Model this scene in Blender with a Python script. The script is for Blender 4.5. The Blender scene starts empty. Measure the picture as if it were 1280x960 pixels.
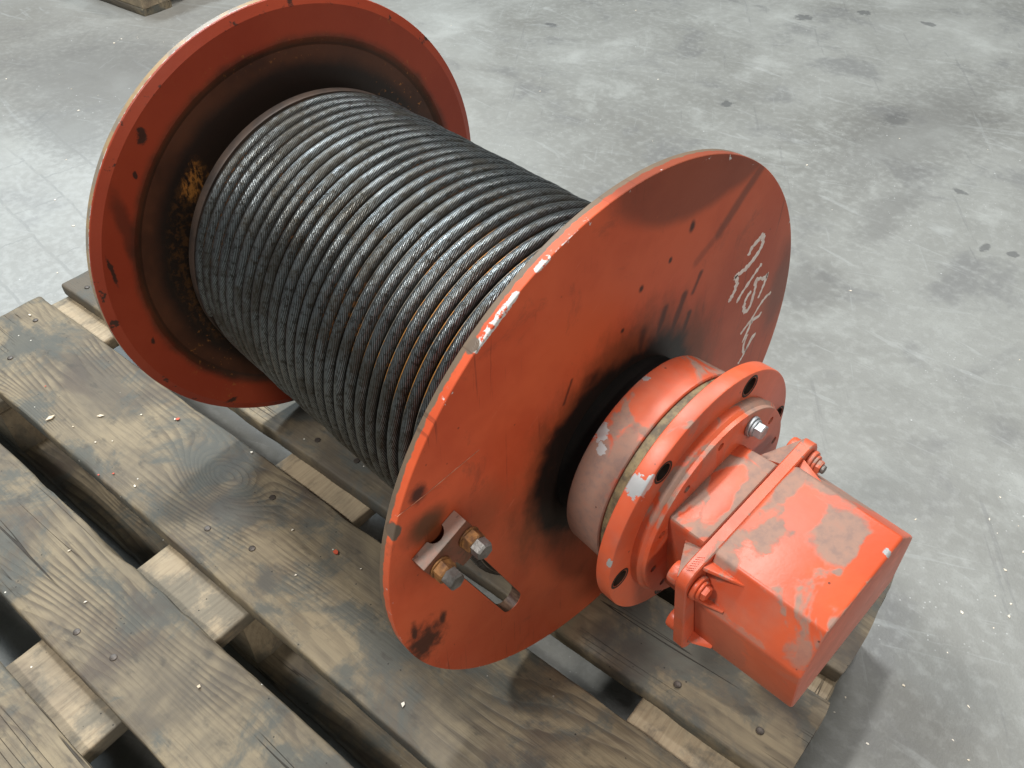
import bpy, bmesh, math, random
import numpy as np
from mathutils import Vector, Matrix, noise as mn
random.seed(7); np.random.seed(7)
S = 0.247                    # one unit of the plan (the radius of a drum flange) in metres
FLOOR = -1.583               # floor level below the drum axis, in plan units
sc = bpy.context.scene
COL = sc.collection
PI = math.pi
def W(x, y, z): return Vector((x*S, y*S, (z-FLOOR)*S))      # plan units -> world metres, floor at z = 0

# ------------------------------------------------------------------ camera
cd = bpy.data.cameras.new('camera'); cam = bpy.data.objects.new('camera', cd); COL.objects.link(cam)
cam.location = W(1.1848, -1.6408, 2.1255)
_a, _b, _c = 2.3814, 0.7563, -0.0081
fw = Vector((math.cos(_b)*math.cos(_a), math.cos(_b)*math.sin(_a), -math.sin(_b)))
rt = Vector((math.sin(_a), -math.cos(_a), 0)); up = rt.cross(fw)
r2 = rt*math.cos(_c)+up*math.sin(_c); u2 = -rt*math.sin(_c)+up*math.cos(_c)
cam.rotation_euler = Matrix((r2, u2, -fw)).transposed().to_euler()
cd.sensor_width = 36; cd.lens = 29.42; cd.clip_start = 0.02; cd.clip_end = 200
sc.camera = cam
# ------------------------------------------------------------------ light
w = bpy.data.worlds.new('World'); sc.world = w; w.use_nodes = True
bg = w.node_tree.nodes['Background']; bg.inputs[0].default_value = (0.93, 1.0, 0.99, 1); bg.inputs[1].default_value = 0.17
sc.view_settings.view_transform = 'Standard'; sc.view_settings.look = 'None'
sc.view_settings.exposure = 0.0; sc.view_settings.gamma = 1.0
def lamp(d, dist, sx, sy, power, col):
    l = bpy.data.lights.new('ceiling_lamp', 'AREA'); l.shape = 'RECTANGLE'; l.size = sx; l.size_y = sy
    l.energy = power; l.color = col
    o = bpy.data.objects.new('ceiling_lamp', l); COL.objects.link(o)
    v = Vector(d).normalized(); o.location = W(0, 0, 0)+v*dist
    o.rotation_euler = (-v).to_track_quat('-Z', 'Y').to_euler()
lamp((-0.18, -0.50, 0.84), 4.6, 0.55, 0.25, 135, (1.0, 0.98, 0.94))
lamp((-0.28, 0.12, 0.95), 4.4, 0.55, 0.25, 135, (1.0, 0.99, 0.96))
lamp((-0.76, 0.08, 0.64), 5.6, 1.8, 0.7, 200, (0.82, 0.93, 1.0))
lamp((-0.12, 0.60, 0.80), 5.6, 1.2, 0.5, 120, (1.0, 0.98, 0.95))
lamp((0.85, -0.30, 0.80), 5.4, 0.9, 0.4, 96, (1.0, 0.93, 0.84))

# ------------------------------------------------------------------ node helper
class NT:
    def __init__(s, name):
        s.m = bpy.data.materials.new(name); s.m.use_nodes = True
        s.t = s.m.node_tree; s.t.nodes.clear()
        s.out = s.t.nodes.new('ShaderNodeOutputMaterial')
        s.b = s.t.nodes.new('ShaderNodeBsdfPrincipled')
        s.t.links.new(s.b.outputs[0], s.out.inputs[0])
        s._obj = None
    def put(s, sock, v):
        if hasattr(v, 'is_linked') or isinstance(v, bpy.types.NodeSocket): s.t.links.new(v, sock)
        elif isinstance(v, (tuple, list)) and len(v) == 3 and sock.type == 'RGBA': sock.default_value = (*v, 1)
        else: sock.default_value = v
    def obj(s):
        if s._obj is None:
            tc = s.t.nodes.new('ShaderNodeTexCoord')
            s._obj = s.vm('SCALE', tc.outputs['Object'], scale=1/S)
        return s._obj
    def uv(s): return s.t.nodes.new('ShaderNodeTexCoord').outputs['UV']
    def vm(s, op, a, b=None, scale=None):
        n = s.t.nodes.new('ShaderNodeVectorMath'); n.operation = op; s.put(n.inputs[0], a)
        if b is not None: s.put(n.inputs[1], b)
        if scale is not None: s.put(n.inputs[3], scale)
        return n.outputs[1] if op in ('LENGTH', 'DOT_PRODUCT', 'DISTANCE') else n.outputs[0]
    def ma(s, op, a, b=0.0, c=None, clamp=False):
        n = s.t.nodes.new('ShaderNodeMath'); n.operation = op; n.use_clamp = clamp
        s.put(n.inputs[0], a); s.put(n.inputs[1], b)
        if c is not None: s.put(n.inputs[2], c)
        return n.outputs[0]
    def mul(s, a, b): return s.ma('MULTIPLY', a, b)
    def add(s, a, b): return s.ma('ADD', a, b)
    def noise(s, v, scale, detail=3, rough=0.55, dist=0.0):
        n = s.t.nodes.new('ShaderNodeTexNoise'); s.put(n.inputs['Vector'], v)
        n.inputs['Scale'].default_value = scale; n.inputs['Detail'].default_value = detail
        n.inputs['Roughness'].default_value = rough; n.inputs['Distortion'].default_value = dist
        return n.outputs['Fac']
    def vor(s, v, scale, feature='F1', rnd=1.0):
        n = s.t.nodes.new('ShaderNodeTexVoronoi'); n.feature = feature; s.put(n.inputs['Vector'], v)
        n.inputs['Scale'].default_value = scale; n.inputs['Randomness'].default_value = rnd
        return n
    def step(s, v, lo, hi, a=0.0, b=1.0):
        n = s.t.nodes.new('ShaderNodeMapRange'); n.interpolation_type = 'SMOOTHSTEP'
        s.put(n.inputs[0], v); n.inputs[1].default_value = lo; n.inputs[2].default_value = hi
        n.inputs[3].default_value = a; n.inputs[4].default_value = b
        return n.outputs[0]
    def mix(s, f, a, b):
        n = s.t.nodes.new('ShaderNodeMix'); n.data_type = 'RGBA'
        s.put(n.inputs[0], f); s.put(n.inputs[6], a); s.put(n.inputs[7], b); return n.outputs[2]
    def fmix(s, f, a, b):
        n = s.t.nodes.new('ShaderNodeMix'); n.data_type = 'FLOAT'
        s.put(n.inputs[0], f); s.put(n.inputs[2], a); s.put(n.inputs[3], b); return n.outputs[0]
    def sep(s, v):
        n = s.t.nodes.new('ShaderNodeSeparateXYZ'); s.put(n.inputs[0], v); return n.outputs
    def com(s, x, y, z):
        n = s.t.nodes.new('ShaderNodeCombineXYZ'); s.put(n.inputs[0], x); s.put(n.inputs[1], y); s.put(n.inputs[2], z); return n.outputs[0]
    def blob(s, p, c, r, nz, amp=0.5, soft=0.3):
        d = s.vm('LENGTH', s.vm('DIVIDE', s.vm('SUBTRACT', p, c), r))
        d = s.add(d, s.mul(s.ma('SUBTRACT', nz, 0.5), amp*2))
        return s.step(d, 1-soft, 1+soft, 1.0, 0.0)
    def cap(s, p, a, b, r, nz, amp=0.5, soft=0.4):
        a = Vector(a); ab = Vector(b)-a
        pa = s.vm('SUBTRACT', p, tuple(a))
        t = s.ma('DIVIDE', s.vm('DOT_PRODUCT', pa, tuple(ab)), ab.length_squared, clamp=True)
        d = s.vm('LENGTH', s.vm('SUBTRACT', pa, s.vm('SCALE', tuple(ab), scale=t)))
        d = s.add(s.ma('DIVIDE', d, r), s.mul(s.ma('SUBTRACT', nz, 0.5), amp*2))
        return s.step(d, 1-soft, 1+soft, 1.0, 0.0)
    def mx(s, *a):
        r = a[0]
        for b in a[1:]: r = s.ma('MAXIMUM', r, b)
        return r
    def bump(s, h, strength=0.3, dist=0.002, prev=None):
        n = s.t.nodes.new('ShaderNodeBump'); n.inputs['Strength'].default_value = strength
        n.inputs['Distance'].default_value = dist; s.put(n.inputs['Height'], h)
        if prev is not None: s.put(n.inputs['Normal'], prev)
        s.t.links.new(n.outputs[0], s.b.inputs['Normal']); return n.outputs[0]
    def normal(s):
        g = s.t.nodes.new('ShaderNodeNewGeometry'); return g.outputs['Normal']
    def rand(s): return s.t.nodes.new('ShaderNodeObjectInfo').outputs['Random']
    def done(s, col, rough, metal=0.0, spec=None):
        s.put(s.b.inputs['Base Color'], col); s.put(s.b.inputs['Roughness'], rough); s.put(s.b.inputs['Metallic'], metal)
        if spec is not None: s.b.inputs['Specular IOR Level'].default_value = spec
        return s.m

PAINT = (0.72, 0.125, 0.044); PAINT2 = (0.56, 0.082, 0.028)
GREASE = (0.012, 0.010, 0.009); BROWN = (0.07, 0.038, 0.022); DUST = (0.285, 0.220, 0.175); STEEL = (0.52, 0.53, 0.54)

# ------------------------------------------------------------------ materials
def mat_floor():
    n = NT('concrete'); p = n.obj()
    a = n.noise(p, 0.35, 6, 0.6, 0.6); b = n.noise(p, 1.3, 6, 0.62, 0.4); c = n.noise(p, 14, 4, 0.6); f = n.noise(p, 70, 3, 0.6)
    col = n.mix(n.step(a, 0.3, 0.7), (0.162, 0.163, 0.152), (0.268, 0.275, 0.262))
    col = n.mix(n.mul(n.step(b, 0.52, 0.72), 0.5), col, (0.37, 0.385, 0.37))
    col = n.mix(n.mul(n.step(b, 0.48, 0.32), 0.62), col, (0.135, 0.137, 0.138))
    col = n.mix(n.mul(n.step(c, 0.45, 0.7), 0.28), col, (0.34, 0.35, 0.34))
    col = n.mix(n.mul(n.step(f, 0.5, 0.75), 0.35), col, (0.17, 0.17, 0.17))
    col = n.mix(n.mul(n.blob(p, (-9, 2, 0), (4.0, 2.6, 9), a, .8, .6), .45), col, (0.195, 0.178, 0.155))
    # soft veining, scuffs
    s1 = n.noise(n.vm('MULTIPLY', p, (0.5, 3.0, 1)), 1.6, 5, 0.65, 1.2)
    col = n.mix(n.mul(n.step(s1, 0.60, 0.68), 0.20), col, (0.42, 0.44, 0.44))
    cr = n.vor(n.vm('ADD', p, n.vm('SCALE', n.com(b, c, 0), scale=0.8)), 0.9, 'DISTANCE_TO_EDGE').outputs[0]
    col = n.mix(n.mul(n.step(cr, 0.012, 0.0), n.mul(n.step(a, 0.45, 0.6), 0.25)), col, (0.2, 0.2, 0.2))
    # worn whitish patch with the joints of setts showing through
    br = n.t.nodes.new('ShaderNodeTexBrick'); n.put(br.inputs['Vector'], n.vm('ADD', n.vm('SCALE', p, scale=1.0), n.vm('SCALE', n.com(c, b, 0), scale=0.12)))
    br.inputs['Scale'].default_value = 1.0; br.inputs['Brick Width'].default_value = 0.85; br.inputs['Row Height'].default_value = 0.42
    br.inputs['Mortar Size'].default_value = 0.016; br.inputs['Mortar Smooth'].default_value = 0.6
    wp = n.blob(p, (-5.9, -0.35, 0), (1.7, 1.5, 9), b, 0.8, 0.35)
    col = n.mix(n.mul(wp, n.add(0.32, n.mul(n.step(c, 0.4, 0.6), 0.12))), col, (0.40, 0.415, 0.41))
    wp2 = n.mul(n.mx(wp, n.mul(n.step(a, 0.55, 0.62), 0.35)), n.step(c, 0.35, 0.6))
    col = n.mix(n.mul(wp2, n.mul(br.outputs['Fac'], 0.42)), col, (0.15, 0.155, 0.152))
    # dark stains
    dk = [n.blob(p, (x, y, 0), (rx*.75, ry*.75, 9), c, 1.1, sf) for x, y, rx, ry, sf in (
        (-3.10, 5.43, .07, .10, .2), (-3.84, 8.01, .13, .12, .2), (-3.41, 8.66, .10, .10, .2), (-2.7, 8.86, .12, .08, .2),
        (-8.19, 3.7, .15, .12, .5), (-1.76, 6.3, .12, .2, .5), (-0.22, 4.76, .05, .08, .2), (-0.02, 4.83, .06, .05, .2),
        (-3.3, 3.0, .07, .06, .4), (-0.72, 5.44, .08, .05, .3), (-5.8, 5.7, .1, .07, .3))]
    col = n.mix(n.mul(n.mx(*dk), 0.60), col, (0.065, 0.068, 0.072))
    sk = [n.blob(p, (x, y, 0), (rx, ry, 9), c, 0.7, .6) for x, y, rx, ry in (
        (-1.02, 4.80, .16, .42), (-0.93, 4.45, .12, .30), (-8.0, 1.2, 1.5, .9), (-7.2, 0.5, .8, .35), (-1.5, 6.3, .5, 1.3), (-0.9, 3.35, .2, .3), (-6.2, 8.3, 1.3, .5))]
    col = n.mix(n.mul(n.mx(*sk), 0.45), col, (0.105, 0.104, 0.10))
    # light flecks trodden into the surface
    v = n.vor(p, 7.5); v2 = n.vor(p, 22)
    fl = n.mul(n.step(v.outputs['Distance'], 0.055, 0.035), n.step(n.noise(p, 1.1, 3), 0.46, 0.56))
    fl2 = n.mul(n.step(v2.outputs['Distance'], 0.11, 0.07), n.step(n.noise(n.vm('ADD', p, (9, 3, 1)), 0.8, 3), 0.54, 0.62))
    col = n.mix(n.mul(n.mx(fl, n.mul(fl2, 0.6)), 0.5), col, (0.70, 0.72, 0.72))
    for ang, sc_, th_, cc, k_ in ((0.5, 1.5, .62, (0.38, .40, .40), .18), (-0.9, 1.0, .64, (0.12, .122, .125), .28), (2.2, 2.2, .64, (0.36, .38, .38), .16)):
        cs_, sn_ = math.cos(ang), math.sin(ang); X_ = n.sep(p)
        lx = n.add(n.mul(X_[0], cs_), n.mul(X_[1], sn_)); ly = n.add(n.mul(X_[0], -sn_), n.mul(X_[1], cs_))
        w_ = n.noise(n.com(n.mul(lx, sc_*.6), n.mul(ly, sc_*9), 3.0*ang), 1.0, 5, .65, .15)
        col = n.mix(n.mul(n.step(w_, th_, th_+.05), k_), col, cc)
    n.bump(n.add(n.mul(c, 0.5), n.mul(f, 0.5)), 0.35, 0.002)
    return n.done(col, n.fmix(b, 0.38, 0.62), 0.0, 0.4)

def mat_wood(name, light, dark, dirt, knots=True):
    n = NT(name); p0 = n.obj(); r = n.rand()
    off = n.com(n.mul(r, 57.0), n.mul(r, 31.0), n.mul(r, 11.0)); p = n.vm('ADD', p0, off)
    X = n.sep(p0)
    q = n.vm('MULTIPLY', p, (0.8, 1.5, 0.8)); kv = n.vor(q, 0.95)
    kd = kv.outputs['Distance']
    kb = n.ma('POWER', 2.718, n.mul(n.mul(kd, kd), -34.0))
    low = n.noise(n.vm('MULTIPLY', p, (0.24, 1.25, 1.0)), 1.0, 2, 0.40, 0.15)
    t = n.add(n.add(n.mul(X[1], 20.0), n.mul(low, 40.0)), n.mul(kb, 13.0))
    t = n.add(t, n.mul(n.noise(n.vm('MULTIPLY', p, (1.5, 14, 6)), 1.0, 3), 0.9))
    g = n.ma('FRACT', t)
    line = n.mul(n.step(g, 0.30, 0.86), n.step(g, 1.0, 0.90))
    fib = n.noise(n.vm('MULTIPLY', p, (3.0, 70, 30)), 1.0, 4, 0.65)
    fib2 = n.noise(n.vm('MULTIPLY', p, (1.2, 26, 12)), 1.0, 3, 0.6)
    vis = n.step(n.noise(n.vm('ADD', p, (21, 5, 3)), 1.6, 3, 0.6), 0.40, 0.62, 0.06, 0.9) if name != 'pale_board' else 0.22
    col = n.mix(n.mul(n.mul(line, vis), n.step(fib2, 0.25, 0.6, 0.55, 0.95)), light, dark)
    col = n.mix(n.mul(n.step(fib, 0.45, 0.7), 0.45), col, dark)
    d1 = n.noise(p, 1.15, 5, 0.65, 0.5); d2 = n.noise(n.vm('ADD', p, (4, 7, 2)), 2.3, 6, 0.7, 0.3); d3 = n.noise(n.vm('MULTIPLY', p, (1.2, 2.2, 1)), 7.0, 4, 0.6)
    d4 = n.noise(n.vm('ADD', p, (14, 2, 5)), 1.7, 4, 0.6, 0.5)
    col = n.mix(n.mul(n.step(d1, 0.40, 0.62), 0.78*dirt), col, (0.070, 0.060, 0.050))
    col = n.mix(n.mul(n.step(d2, 0.47, 0.60), 0.84*dirt), col, (0.080, 0.085, 0.078))
    col = n.mix(n.mul(n.step(d4, 0.54, 0.68), 0.60*dirt), col, (0.072, 0.054, 0.044))
    col = n.mix(n.mul(n.step(d3, 0.56, 0.72), 0.55*dirt), col, (0.05, 0.045, 0.038))
    col = n.mix(n.mul(n.step(kd, 0.060, 0.030), 0.80 if knots else 0.0), col, (0.042, 0.024, 0.014))
    ck = n.noise(n.vm('ADD', n.vm('MULTIPLY', p, (0.22, 7.0, 2.0)), (0, 0, 6)), 1.0, 3, .55)
    crk = n.mul(n.step(n.ma('ABSOLUTE', n.ma('SUBTRACT', ck, .5)), .006, .002), n.step(n.noise(n.vm('ADD', p, (5, 8, 1)), .9, 2), .56, .62))
    col = n.mix(n.mul(crk, .85), col, (0.020, .015, .011))
    sp = n.step(n.vor(n.vm('ADD', p, (3, 3, 3)), 16).outputs['Distance'], 0.07, 0.045)
    col = n.mix(n.mul(sp, n.mul(n.step(d2, 0.45, 0.5), 0.85)), col, (0.02, 0.018, 0.016))
    col = n.mix(n.mul(n.step(n.vor(p, 9).outputs['Distance'], 0.045, 0.03), n.step(d1, 0.42, 0.5)), col, (0.62, 0.60, 0.54))
    h = n.add(n.mul(n.mul(line, vis), -0.40), n.add(n.mul(fib, 0.9), n.add(n.mul(crk, -2.0), n.mul(d3, 0.5))))
    n.bump(h, 0.6, 0.0014)
    return n.done(col, n.fmix(d2, 0.50, 0.80), 0.0, 0.35)

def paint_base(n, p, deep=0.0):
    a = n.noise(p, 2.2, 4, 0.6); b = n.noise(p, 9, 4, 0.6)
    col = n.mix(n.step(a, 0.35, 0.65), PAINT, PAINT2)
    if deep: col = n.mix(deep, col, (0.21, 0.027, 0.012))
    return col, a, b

def mat_flange_near():
    n = NT('flange_paint_front'); p = n.obj(); x, y, z = n.sep(p)[:3]
    col, a, b = paint_base(n, p, 0.06)
    fine = n.noise(p, 28, 4, 0.65)
    P2 = n.com(0.0, y, z)
    R = n.vm('LENGTH', P2)
    # thin brownish film
    film = n.mx(n.mul(n.blob(P2, (0, -0.30, -0.38), (1, .50, .55), a, 0.5, 0.6), .95), n.mul(n.blob(P2, (0, .35, .75), (1, .75, .55), a, 0.5, 0.7), .6), n.mul(n.blob(P2, (0, .6, .2), (1, .5, .6), a, 0.4, 0.7), .8))
    col = n.mix(n.mul(film, 0.46), col, (0.17, 0.066, 0.036))
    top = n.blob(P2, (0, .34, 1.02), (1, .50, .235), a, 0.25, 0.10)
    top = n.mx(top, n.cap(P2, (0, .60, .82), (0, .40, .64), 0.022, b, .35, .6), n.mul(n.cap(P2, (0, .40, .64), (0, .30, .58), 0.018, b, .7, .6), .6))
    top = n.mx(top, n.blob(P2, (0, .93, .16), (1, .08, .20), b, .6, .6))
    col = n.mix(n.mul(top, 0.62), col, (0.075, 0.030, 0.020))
    # grease round the hub
    g2 = n.add(R, n.mul(n.ma('SUBTRACT', n.noise(n.vm('MULTIPLY', p, (1, 2, 1)), 3.5, 5, 0.7), 0.5), 0.34))
    col = n.mix(n.mul(n.step(g2, 0.60, 0.40), 0.72), col, (0.085, 0.040, 0.018))
    g3 = n.add(n.vm('LENGTH', n.com(0.0, n.add(y, .030), n.add(z, -.012))), n.mul(n.ma('SUBTRACT', n.noise(n.vm('ADD', p, (3, 3, 8)), 4.0, 4, .60, .2), 0.5), 0.26))
    blk = n.step(g3, 0.440, 0.352)
    st = [n.mul(n.cap(P2, A, B, r, b, 1.1, .8), .72) for A, B, r in (((0, .12, .30), (0, .165, .47), .014), ((0, .20, .28), (0, .26, .47), .013), ((0, .285, .27), (0, .31, .37), .010),
          ((0, .31, .455), (0, .336, .52), .009), ((0, -.36, -.02), (0, -.34, .16), .011), ((0, -.30, .36), (0, -.27, .44), .006), ((0, .05, .3), (0, .06, .43), .02))]
    blk = n.mx(blk, *st)
    sp = [n.blob(P2, (0, cy, cz), (1, ry, rz), fine, am, .60) for cy, cz, ry, rz, am in ((-.905, -.285, .070, .085, 1.0), (-.885, -.29, .05, .05, .9), (-.935, -.19, .012, .05, .8), (-.825, -.23, .014, .035, .8), (-.859, .412, .026, .030, .6), (.02, .62, .010, .012, .3), (.15, .66, .008, .01, .3), (-.05, .5, .008, .008, .3), (.24, .74, .012, .02, .5))]
    blk = n.mx(blk, *[n.mul(q, .92) for q in sp])
    col = n.mix(n.mul(blk, 0.97), col, GREASE)
    col = n.mix(n.mx(n.mul(n.blob(P2, (0, -.845, .262), (1, .065, .062), b, .5, .6), .88), n.mul(n.blob(P2, (0, -.825, .205), (1, .045, .05), b, .2, .5), .7), n.mul(n.blob(P2, (0, -.74, .12), (1, .16, .13), b, .5, .7), .45)), col, (0.055, 0.036, 0.016))
    specks = n.mul(n.step(n.vor(p, 11).outputs['Distance'], 0.05, 0.03), n.step(a, .45, .55))
    col = n.mix(n.mul(specks, .6), col, (0.05, 0.02, 0.012))
    slot = n.mul(n.cap(P2, (0, -.745, .035), (0, -.522, -.478), .052, fine, .05, .04), n.step(x, -.0005, -.003))
    col = n.mix(n.mul(slot, .93), col, n.mix(n.step(n.noise(n.vm('MULTIPLY', p, (1, 4, 4)), 9, 4, .7), .4, .6), (0.115, .085, .060), (0.030, .024, .019)))
    # rim: back strip bare and dirty, paint chipped along the corner
    rimm = n.step(R, 0.985, 0.992)
    back = n.mul(rimm, n.step(n.add(x, n.mul(n.ma('SUBTRACT', fine, .5), .020)), -0.024, -0.028))
    col = n.mix(back, col, n.mix(b, (0.20, 0.135, 0.085), (0.11, 0.085, 0.065)))
    edge = n.mul(n.step(R, 0.975, 0.99), n.step(x, -0.022, -0.004))
    ch = n.mx(n.mul(n.cap(p, (-.004, -.635, .775), (-.004, -.49, .875), .011, fine, 1.6, .12), 1), n.cap(p, (-.006, -.42, .91), (-.006, -.385, .925), .010, fine, 1.5, .15), n.cap(p, (-.001, -.36, .935), (-.001, -.28, .962), .003, fine, 1.2, .2))
    ch = n.mul(ch, n.step(fine, .40, .47))
    ch = n.mx(ch, n.mul(edge, n.mul(n.step(fine, .60, .64), n.step(b, .50, .56))))
    col = n.mix(ch, col, (0.62, 0.63, 0.62))
    nick = n.mul(n.blob(p, (-.006, -.946, .325), (.03, .022, .030), fine, .35, .12), n.step(R, 0.955, 0.965))
    gch = n.mul(n.blob(p, (-.018, -.63, .775), (.018, .02, .03), fine, .5, .12), rimm)
    col = n.mix(n.mx(nick, gch), col, (0.13, 0.095, 0.070))
    rub = n.noise(n.com(0.0, n.add(n.mul(y, 3.0), n.mul(z, 2.0)), n.mul(n.add(z, n.mul(y, -.8)), 55.0)), 1.0, 3, .6)
    sc1 = n.mul(n.step(rub, .66, .70), n.step(b, .52, .58)); sc1 = n.mul(sc1, n.step(x, -.003, -.001))
    col = n.mix(n.mul(sc1, .35), col, (0.62, .20, .11))
    ver = n.noise(n.vm('MULTIPLY', p, (1, 60, 2.2)), 1.0, 3, .6)
    col = n.mix(n.mul(n.mul(n.step(ver, .60, .68), n.step(a, .48, .58)), .40), col, (0.055, .022, .014))
    smg = n.noise(n.vm('ADD', p, (2, 9, 4)), 4.5, 6, .75, .6)
    col = n.mix(n.mul(n.step(smg, .56, .70), .34), col, (0.13, .045, .026))
    n.bump(n.add(n.mul(fine, .3), n.add(n.mul(b, .3), n.mul(n.mx(ch, nick), -1.0))), 0.20, 0.002)
    rough = n.fmix(blk, n.fmix(a, 0.34, 0.50), 0.42)
    return n.done(col, rough, 0.0, 0.30)

def mat_flange_far():
    n = NT('flange_paint_rear'); p = n.obj(); x, y, z = n.sep(p)[:3]
    col, a, b = paint_base(n, p, 0.76)  # darker red paint; shade on this face is partly put into the colour
    fine = n.noise(p, 26, 4, 0.65)
    R = n.vm('LENGTH', n.com(0.0, y, z))
    g = n.add(R, n.mul(n.ma('SUBTRACT', b, .5), .05))
    face = n.step(x, -1.88, -1.874)
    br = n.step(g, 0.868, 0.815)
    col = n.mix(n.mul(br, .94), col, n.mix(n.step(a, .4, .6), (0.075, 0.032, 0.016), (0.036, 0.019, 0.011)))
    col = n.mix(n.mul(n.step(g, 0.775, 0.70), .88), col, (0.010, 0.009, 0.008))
    rust = n.mul(n.step(n.noise(p, 42, 4, .7), .60, .68), n.mx(n.blob(p, (-1.87, .60, .42), (.1, .16, .16), b, .3, .6), n.mul(n.blob(p, (-1.87, .1, .80), (.1, .5, .05), b, .5, .5), .5), n.mul(n.blob(p, (-1.87, -.62, -.42), (.1, .12, .3), b, .5, .5), .6)))
    rust = n.mx(rust, n.mul(n.mul(n.blob(p, (-1.87, -.50, .43), (.1, .06, .085), fine, .9, .5), n.step(n.noise(n.vm('MULTIPLY', p, (1, 3, 1)), 24, 4, .7), .40, .58)), n.step(n.add(R, n.mul(fine, .05)), .715, .685)))
    rb = n.mul(n.mul(n.blob(p, (-1.87, -.66, .10), (.1, .22, .55), b, .6, .4), n.step(n.add(R, n.mul(fine, .04)), .735, .70)), n.step(n.noise(p, 26, 5, .75), .47, .60))
    rust = n.mx(rust, n.mul(rb, .14))
    col = n.mix(n.mul(rust, .9), col, (0.36, 0.15, 0.035))
    col = n.mix(n.mul(n.mul(n.step(R, .80, .805), n.step(R, .815, .81)), .4), col, (0.02, .016, .012))
    sm = [n.blob(p, (-1.87, cy, cz), (.2, ry*.55, rz*.6), fine, 1.5, .3) for cy, cz, ry, rz in ((-.63, .66, .04, .05), (-.70, .53, .015, .03), (-.91, .20, .015, .10), (-.86, -.20, .015, .03), (-.62, -.72, .05, .02))]
    sm = n.mx(*sm, n.mul(n.step(R, .955, .965), n.step(n.noise(p, 10, 4, .7), .60, .66)))
    col = n.mix(n.mul(sm, n.mul(.9, n.step(x, -1.92, -1.91))), col, (0.025, .018, .014))
    streak = n.mul(n.blob(p, (-1.87, -.80, .33), (.2, .03, .16), b, .7, .5), .6)
    col = n.mix(streak, col, (0.05, .02, .012))
    rim = n.step(x, -1.893, -1.897)
    col = n.mix(rim, col, n.mix(n.step(b, .42, .6), (0.34, 0.235, 0.125), (0.22, 0.185, 0.145)))
    lip = n.mul(n.step(x, -1.8975, -1.896), n.step(x, -1.8925, -1.894))
    col = n.mix(n.mul(lip, n.step(fine, .52, .56)), col, (0.5, .48, .46))
    n.bump(n.add(n.mul(fine, .4), n.mul(b, .4)), 0.2, 0.002)
    return n.done(col, n.fmix(br, .40, .42), 0.0, .4)

def mat_paint(name, dust=0.5, scale=3.0, off=(0, 0, 0), up_only=True, chips=(), dblobs=(), film=0.0, blank=()):
    n = NT(name); p = n.obj(); col, a, b = paint_base(n, p)
    fine = n.noise(p, 30, 4, .65)
    q = n.vm('ADD', p, off)
    d = n.noise(q, scale, 4, .58, .9); d2 = n.noise(q, scale*3.2, 4, .6)
    m = n.add(d, n.mul(n.ma('SUBTRACT', d2, .5), .16))
    th = 0.66-0.30*dust
    m = n.step(m, th-.01, th+0.065)
    for c, r in dblobs: m = n.mx(m, n.blob(p, c, r, d2, .75, .20))
    for c, r in blank: m = n.mul(m, n.ma('SUBTRACT', 1.0, n.blob(p, c, r, d2, .6, .12)))
    nz = n.sep(n.normal())[2]
    if up_only: m = n.mul(m, n.step(nz, 0.05, 0.45, .25, 1.0))
    sft = n.noise(n.vm('ADD', q, (8, 1, 3)), scale*.8, 4, .6)
    m = n.mx(n.mul(m, n.step(fine, .2, .8, .78, .95)), n.mx(n.mul(n.step(d2, .35, .7), film), n.mul(n.step(sft, .45, .68), .30)))
    dc = n.mix(n.step(fine, .4, .7), DUST, (0.235, 0.175, 0.150))
    col = n.mix(m, col, dc)
    sp = n.mul(n.step(n.vor(p, 10).outputs['Distance'], 0.045, 0.03), n.step(a, .40, .5))
    col = n.mix(n.mul(sp, .8), col, (0.07, .03, .02))
    ch = None
    vf = n.noise(p, 52, 5, .75)
    for c, r in chips:
        k = n.blob(p, c, r, n.add(n.mul(vf, .75), n.mul(d2, .25)), 1.5, .08); ch = k if ch is None else n.mx(ch, k)
    metal = 0.0
    if ch is not None:
        col = n.mix(ch, col, (0.55, .56, .57)); metal = n.mul(ch, .6)
    n.bump(n.add(n.mul(fine, .35), n.add(n.mul(m, .35), n.mul(d2, .25))), 0.24, 0.0015)
    return n.done(col, n.fmix(m, n.fmix(a, .30, .42), .75), metal, .5)

def mat_simple(name, c1, c2, scale, rough, metal=0.0, bump=.3, spec=.5):
    n = NT(name); p = n.obj(); a = n.noise(p, scale, 4, .65)
    col = n.mix(n.step(a, .35, .65), c1, c2); n.bump(a, bump, .0015)
    return n.done(col, rough, metal, spec)

def mat_land():
    n = NT('worn_groove_land'); p = n.obj(); y, z = n.sep(p)[1:3]
    R_ = n.vm('LENGTH', n.com(0.0, y, z)); a = n.noise(p, 4.0, 4, .65); b = n.noise(p, 30, 3, .6)
    crest = n.step(R_, .633, .637)
    c = n.mix(n.step(b, .35, .65), (0.26, .23, .19), (0.13, .11, .085))
    c = n.mix(n.mul(n.step(a, .50, .56), n.step(b, .40, .5)), c, (0.50, .23, .06))
    col = n.mix(crest, n.mix(n.step(a, .4, .6), (0.026, .017, .010), (0.012, .009, .007)), c); n.bump(b, .4, .001)
    return n.done(col, .5, n.mul(crest, .35), .5)

def mat_clamp():
    n = NT('clamp_steel'); p = n.obj(); a = n.noise(p, 9, 4, .6); b = n.noise(p, 26, 4, .6)
    col = n.mix(n.step(a, .4, .6), (0.20, .075, .045), (0.12, .065, .04))
    up_ = n.mul(n.step(n.sep(n.normal())[2], .3, .6), .9)
    col = n.mix(up_, col, n.mix(n.step(a, .42, .58), (0.42, .26, .21), (0.30, .25, .22)))
    col = n.mix(n.mul(n.step(b, .60, .68), .6), col, (.06, .04, .03))
    n.bump(b, .3, .0012); return n.done(col, .6, 0.0, .4)

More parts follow.
